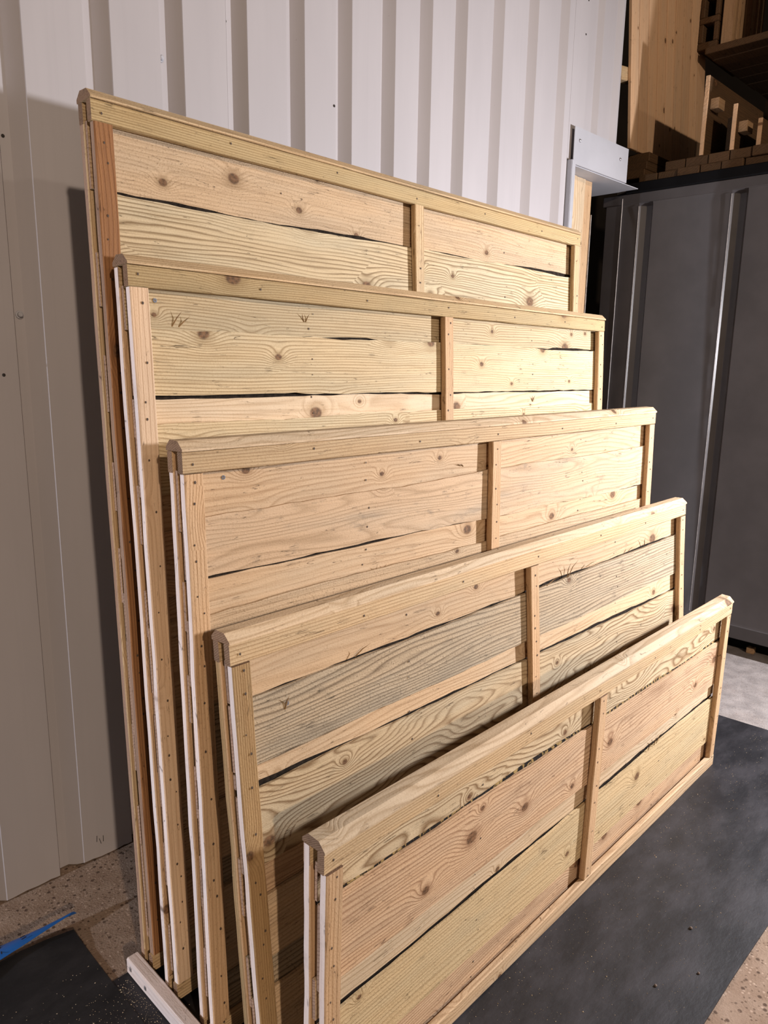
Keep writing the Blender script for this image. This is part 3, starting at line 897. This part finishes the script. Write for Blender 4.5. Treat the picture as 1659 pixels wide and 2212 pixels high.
# blue flap: tapered strip springing from the lifted edge, tipping back towards the viewer
bm = bmesh.new()
rows = []
NF = 24
for i in range(NF + 1):
    t_ = i / NF                      # 0 = right tip, 1 = far left
    x = -0.040 - 1.2 * t_
    far_y = -0.014 + 0.09 * min(t_ * 1.2, 0.2) + 0.02 * t_
    wd = 0.010 + 0.27 * min(t_ * 1.2, 0.35)
    zb = SZ + 0.026
    r_ = []
    for k in range(6):
        q_ = k / 5
        zz = zb + 0.014 * math.sin(q_ * 2.2) + 0.002 * mnoise.noise((x * 9, q_, 0))
        r_.append(bm.verts.new(sheet_pt(x - 0.02 * q_, far_y - wd * q_, zz)))
    rows.append(r_)
for i in range(NF):
    for k in range(5):
        bm.faces.new((rows[i][k], rows[i + 1][k], rows[i + 1][k + 1], rows[i][k + 1]))
bmesh.ops.recalc_face_normals(bm, faces=bm.faces[:])
shell(bm, (0, 0.0002, -0.0006))
fl = mesh_obj('folded_edge', bm, M_BLUE, sh, 60)
fl['label'] = 'bright blue underside of the folded edge'
def flap_pt(x, q_):
    t_ = (-0.040 - x) / 1.2
    far_y = -0.014 + 0.09 * min(t_ * 1.2, 0.2) + 0.02 * t_
    wd = 0.010 + 0.27 * min(t_ * 1.2, 0.35)
    return Vector(sheet_pt(x - 0.02 * q_, far_y - wd * q_, SZ + 0.026 + 0.014 * math.sin(q_ * 2.2) + 0.0035))
for (xa, xb, qa, qb) in ((-0.155, -0.166, 0.42, 0.42), (-0.150, -0.161, 0.68, 0.68), (-0.212, -0.205, 0.1, 0.85)):
    bm = bmesh.new()
    a_, b_ = flap_pt(xa, qa), flap_pt(xb, qb)
    d_ = (b_ - a_).normalized()
    n_ = d_.cross(Vector((0, 0, 1))) * 0.0012
    h_ = Vector((0, 0, 0.0006))
    vv = [bm.verts.new(p) for p in (a_ - n_, b_ - n_, b_ + n_, a_ + n_, a_ - n_ - h_, b_ - n_ - h_, b_ + n_ - h_, a_ + n_ - h_)]
    for q in ((0, 1, 2, 3), (7, 6, 5, 4), (0, 4, 5, 1), (1, 5, 6, 2), (2, 6, 7, 3), (3, 7, 4, 0)):
        bm.faces.new([vv[i_] for i_ in q])
    bmesh.ops.recalc_face_normals(bm, faces=bm.faces[:])
    mesh_obj('print_mark', bm, M_INK, fl, 0)

# crumbs of sawdust on the mat
rs = random.Random(3)
def crumbs(name, n, fx, smin, smax, mat, label):
    bm = bmesh.new()
    for _ in range(n):
        x, y, z = fx(rs)
        s = rs.uniform(smin, smax) * (1.0 if rs.random() < 0.93 else 1.8)
        a = rs.uniform(0, 6.28)
        vs4 = [bm.verts.new((x + s * math.cos(a + k * 2.09) * rs.uniform(0.6, 1.2), y + s * math.sin(a + k * 2.09) * rs.uniform(0.6, 1.2), z)) for k in range(3)]
        tp = bm.verts.new((x, y, z + s * rs.uniform(0.5, 0.9)))
        for k in range(3):
            bm.faces.new((vs4[k], vs4[(k + 1) % 3], tp))
    o = mesh_obj(name, bm, mat, None, 0)
    tag(o, label, 'sawdust', kind='stuff')
def fx_right(r):
    while True:
        x = r.uniform(0.1, 2.2); y = r.uniform(-1.2, -0.85)
        if y < -0.86 + 0.016 * x:
            # thicker close to the panel foot
            if r.random() < math.exp(-(-0.86 - y) / 0.22) + 0.18:
                return x, y, 0.0042
def fx_left(r):
    return r.gauss(-0.11, 0.06) if r.random() < 0.7 else r.uniform(-0.3, -0.09), min(-0.17, r.gauss(-0.38, 0.10)), 0.0068
def fx_strip(r):
    return r.uniform(-0.068, -0.030), r.uniform(-0.75, -0.26), 0.0042
crumbs('sawdust', 1500, fx_right, 0.0005, 0.0013, M_DUST, 'fine pale sawdust scattered on the black mat in front of the panels')
crumbs('sawdust', 480, fx_left, 0.0006, 0.0014, M_DUST, 'fine pale sawdust on the black plastic sheet at lower left')
crumbs('sawdust', 420, fx_strip, 0.0006, 0.0014, M_DUST, 'fine pale sawdust on the narrow strip of mat beside the white bearer')
def pebble(x, y, z, s, label):
    bm = bmesh.new()
    bmesh.ops.create_icosphere(bm, subdivisions=2, radius=s)
    for v in bm.verts:
        v.co *= 1 + 0.3 * mnoise.noise(v.co * 140 + Vector((x * 9, y * 9, 0)))
        v.co.z *= 0.75
    o = mesh_obj('pebble', bm, M_GRIT, None, 60)
    o.location = (x, y, z + s * 0.55)
    tag(o, label, 'pebble', 'crumbs of grit on the mat')
pebble(1.03, -1.095, 0.0042, 0.0038, 'small round grit crumb on the mat, farthest from the camera')
pebble(0.905, -1.165, 0.0042, 0.0032, 'pale grit crumb on the mat close to its right edge')
pebble(0.800, -1.110, 0.0042, 0.0035, 'flat grit crumb on the mat nearest the camera')

# ================================================================== STUDS AND METAL EDGE IN THE OPENING
def upright(x0, x1, y0, y1, z0, z1, mat, label, name='timber_stud', cat='timber post', grp='studs in the wall opening'):
    L = z1 - z0
    o = timber(name, L, y1 - y0, x1 - x0, [W[mat], W[mat], W['end']], None, 0.001, 0.002, 0, int(x0 * 100), 8, 2)
    o.rotation_euler = (0, math.pi / 2, 0)
    o.location = ((x0 + x1) / 2, y0, z0 + L / 2)
    tag(o, label, cat, grp)
    return o
upright(2.430, 2.508, 0.250, 0.30, 0.0, 2.203, 'cream', 'pale timber stud next to the white upright wall trim')
upright(2.511, 2.592, 0.255, 0.31, 0.0, 2.203, 'cream', 'knotty timber stud between two others beneath the grey soffit')
upright(2.596, 2.664, 0.262, 0.325, 0.0, 2.203, 'batten', 'browner timber stud nearest the dark gap by the container')
o = box('metal_edge_strip', 2.668, 2.671, 0.258, 0.266, 0.0, 2.06, M_CEDGE, None, 0.0005)
tag(o, 'thin bright steel edge standing against the brown stud', 'metal strip')

# ================================================================== CONTAINER
XC = 2.95
cont = empty('shipping_container', (XC, -0.8, 0.0))
tag(cont, 'dark grey steel shipping container with vertical recessed ribs', 'container')
def cpt(x, y, z): return (x - XC, y + 0.8, z)
Z0, Z1 = 0.085, 2.18
YB, YF = 0.338, -1.75
chan = [0.128, -0.311, -0.750, -1.189, -1.628]
# ribbed end wall with recessed channels between ZA and ZB
ZA, ZB = 0.150, 2.142
prof = [(0.251, 0.0)]
for c in chan:
    prof += [(c + 0.036, 0.0), (c + 0.012, 0.030), (c - 0.016, 0.030), (c - 0.034, 0.0)]
prof.append((YF + 0.03, 0.0))
bm = bmesh.new()
zs = [ZA, ZA + 0.012, ZB - 0.012, ZB]
cols = []
for y, d in prof:
    cols.append([bm.verts.new(cpt(XC + (0.004 if k in (1, 2) else 0.0) + (d if k in (1, 2) else 0.0), y, z)) for k, z in enumerate(zs)])
for a, b in zip(cols, cols[1:]):
    for k in range(3):
        bm.faces.new((a[k], b[k], b[k + 1], a[k + 1]))
bmesh.ops.recalc_face_normals(bm, faces=bm.faces[:])
shell(bm, (0.002, 0, 0))
mesh_obj('ribbed_wall', bm, M_CONT, cont, 25)
def cbox(nm, x0, x1, y0, y1, z0, z1, mat, bev=0.003):
    o = box(nm, x0, x1, y0, y1, z0, z1, mat, cont, bev)
    o.location = (o.location.x - XC, o.location.y + 0.8, o.location.z)
    return o
cbox('top_rail', XC - 0.002, XC + 0.06, YF, YB + 0.02, ZB, 2.190, M_CONT)
cbox('bottom_rail', XC - 0.004, XC + 0.05, YF, YB, Z0, ZA, M_CONT)
cbox('corner_post', XC - 0.004, XC + 0.12, 0.251, YB, Z0, ZB, M_CONT)
cbox('corner_post', XC - 0.004, XC + 0.12, YF, YF + 0.03, Z0, ZB, M_CONT)
cbox('weld_or_glint_line', XC - 0.0062, XC - 0.0035, 0.2495, 0.2525, Z0 + 0.03, ZB + 0.03, M_CEDGE, 0.0006)
cbox('roof_edge_strip', XC - 0.012, XC + 0.09, YF, 0.235, 2.1905, 2.237, M_BLACK, 0.004)  # plain black strip along the top edge
cbox('roof', XC + 0.091, 5.6, YF, YB, 2.165, 2.230, M_CONT)
cbox('side_wall', XC + 0.121, 5.6, YB - 0.03, YB, Z0, 2.164, M_CONT)
cbox('side_wall', XC + 0.121, 5.6, YF, YF + 0.03, Z0, 2.164, M_CONT)
cbox('base_beam', XC + 0.06, 5.6, YB - 0.12, YB - 0.02, 0.0, Z0 - 0.001, M_BLACK)
cbox('base_beam', XC + 0.12, 5.6, YF + 0.1, YB - 0.13, 0.0, Z0 - 0.001, M_BLACK)
# thin pale lines painting the highlights along the rib edges
for c in chan[:2]:
    cbox('weld_or_glint_line', XC - 0.0012, XC + 0.0008, c + 0.0355, c + 0.0375, ZA + 0.02, ZB - 0.014, M_CEDGE, 0.0004)
o = box('wood_block', 3.03, 3.06, -0.57, -0.535, 0.0, 0.03, W['slat'], None, 0.002)
tag(o, 'little wooden block on the floor under the container edge', 'wood block')

# ================================================================== TIMBER STORE ON THE CONTAINER
# planks lying lengthways, their ends towards us, in two courses
yy = 0.20
pl = None
rs = random.Random(11)
row_y = []
while yy > -0.50:
    w_ = rs.uniform(0.085, 0.11)
    row_y.append((yy - w_, yy - 0.004)); yy -= w_
k = 0
for course, (za, zb) in enumerate(((2.2375, 2.279), (2.2795, 2.322))):
    for (a, b) in row_y:
        if course == 1 and a > 0.10:
            continue
        off = rs.uniform(0, 0.02)
        sh_ = 0.03 * course
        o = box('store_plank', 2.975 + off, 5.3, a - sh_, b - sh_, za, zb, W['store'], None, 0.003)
        ordn = ('first', 'second', 'third', 'fourth', 'fifth', 'sixth', 'seventh', 'eighth', 'ninth', 'tenth')[row_y.index((a, b))]
        tag(o, 'dark brown plank end, %s from the wall side in the %s course on the container' % (ordn, 'lower' if course == 0 else 'upper'), 'plank', 'planks in two courses on the container')

# stack carrying the boarded pine panel
for i, (za, zb) in enumerate(((2.2855, 2.325), (2.326, 2.366), (2.367, 2.411))):
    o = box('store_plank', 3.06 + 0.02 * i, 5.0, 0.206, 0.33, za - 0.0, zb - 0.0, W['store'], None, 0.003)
    tag(o, ('lowest', 'middle', 'top')[i] + ' dark plank of the small stack under the boarded pine panel', 'plank', 'planks under the pine panel')
pn = empty('boarded_panel', (2.985, 0.253, 2.412), (0, R(-8.0), 0))
tag(pn, 'leaning panel of planed pine boards on top of the container', 'timber panel')
x = 0.0
ws = [0.082] + [0.097] * 8
for i, w_ in enumerate(ws):
    bm = bmesh.new()
    L = 1.45
    add_box(bm, -L / 2, L / 2, 0.0, 0.018, -w_ / 2 + 0.0030, w_ / 2 - 0.0030, 0, 0.0026)
    for v in bm.verts:                       # foot of the panel cut level
        if v.co.x > 0:
            v.co.x += 0.1405 * v.co.z
    o = mesh_obj('pine_board', bm, W['pine'], pn)
    o.rotation_euler = (0, math.pi / 2, 0)
    o.location = (x + w_ / 2, 0, L / 2 + 0.002 - 0.1405 * (x + w_ / 2))
    x += w_
box('groove_shade', 0.012, x - 0.012, 0.0182, 0.0186, 0.02, 1.30, M_HOLE, pn, 0.0)  # dark sheet added so the grooves between boards read as shade
for (za, zb) in ((0.30, 0.36), (1.05, 1.11)):
    o = box('ledge', -0.055, x, 0.0188, 0.065, za, zb, W['rail'], pn, 0.003)

# rack deck of rough planks with packs of slats on it
yy = 0.14
i = 0
deck_x = 3.62
nd = 0
while deck_x < 4.75:
    w_ = rs.uniform(0.10, 0.15)
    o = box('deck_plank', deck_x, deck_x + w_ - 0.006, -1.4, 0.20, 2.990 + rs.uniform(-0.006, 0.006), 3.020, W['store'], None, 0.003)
    nd += 1
    tag(o, 'rough dark deck plank seen from below, %s from the front of the high deck' % ('first', 'second', 'third', 'fourth', 'fifth', 'sixth', 'seventh', 'eighth', 'ninth', 'tenth', 'eleventh', 'twelfth', 'thirteenth')[nd - 1], 'plank', 'planks of the high deck')
    deck_x += w_
def slat_pack(x0, x1, yfront, yback, z0, n, label):
    P = empty('slat_pack', (x0, yfront, z0))
    tag(P, label, 'timber pack', 'packs of slats on the high deck')
    w_ = (x1 - x0) / n
    bm0 = bmesh.new()
    add_box(bm0, -0.30, 0.30, 0, yback - yfront, -w_ * 0.27, w_ * 0.27, 0, 0.001)
    first = mesh_obj('slat', bm0, W['slat'], P)
    for k in range(n):
        o = first if k == 0 else link(first.copy(), P)
        o.rotation_euler = (0, math.pi / 2, 0)
        o.location = (w_ * (k + 0.5), rs.uniform(0, 0.012), 0.30 + rs.uniform(-0.004, 0.004))
    return P
slat_pack(3.64, 4.09, 0.076, 0.132, 3.0205, 8, 'pack of upright slats on the high deck nearest the boarded pine panel')
slat_pack(3.64, 4.30, -0.199, -0.120, 3.0205, 11, 'pack of upright slats on the high deck at the picture edge')
for (px, py) in ((4.55, 0.15), (4.55, -1.3)):
    o = box('rack_post', px, px + 0.09, py - 0.045, py + 0.045, 2.3225, 2.978, W['store'], None, 0.003)
    tag(o, 'dark post carrying the high deck ' + ('behind the divider boards' if py > 0 else 'far from the pine panel'), 'post', 'posts of the high deck')
# hollow pallet end beside the first pack
pal = empty('pallet', (3.64, 0.150, 3.0205))
tag(pal, 'dark pallet standing on the high deck with square openings', 'pallet')
for (y0, y1, z0, z1) in ((0.0, 0.1, 0.0, 0.035), (0.0, 0.1, 0.125, 0.155), (0.0, 0.1, 0.25, 0.28), (0.0, 0.022, 0.036, 0.124), (0.078, 0.1, 0.036, 0.124), (0.0, 0.022, 0.156, 0.249), (0.078, 0.1, 0.156, 0.249), (0, 0.1, 0.281, 0.5)):
    box('pallet_block', 0.0, 0.5, y0, y1, z0, z1, W['store'], pal, 0.003)
# uprights with cross blocks standing on the planks
def upright_frame(y, ztop, label, cross):
    P = empty('divider_board', (2.99, y, 2.323))
    tag(P, label, 'board', 'upright dividers on the planks')
    box('board', 0.0065, 0.7, -0.009, 0.009, 0.0, ztop - 2.323, W['store'], P, 0.001)  # unlit face: its shade is put in by the dark stock wood
    lp = box('front_edge', 0.0, 0.006, -0.009, 0.009, 0.0, ztop - 2.323, W['pine'], P, 0.0008)
    lp['label'] = 'pale lit front edge of a board coloured for shade'
    if cross:
        box('cross_block', 0.03, 0.10, -0.048, -0.0095, cross - 2.323, cross - 2.323 + 0.045, W['slat'], P, 0.001)
upright_frame(-0.100, 2.659, 'tall thin upright board with cross block beside the boarded pine panel', 2.522)
upright_frame(-0.236, 2.514, 'shorter thin upright board with cross block, second from the pine panel', 2.40)
upright_frame(-0.349, 2.434, 'shortest thin upright board at the picture edge', None)
for k, (a, b, zt) in enumerate(((-0.152, -0.182, 2.505), (-0.183, -0.22, 2.51), (-0.288, -0.312, 2.385), (-0.313, -0.338, 2.395), (-0.36, -0.43, 2.40))):
    o = box('offcut_board', 3.13, 3.16, b, a, 2.3225, zt, W['store'], None, 0.002)
    tag(o, ('brown upright offcut just right of the tall divider board', 'brown upright offcut just left of the second divider board', 'low brown offcut right of the second divider board', 'low brown offcut left of the shortest divider board', 'low brown offcut at the picture edge')[k], 'board', 'offcuts between the dividers')
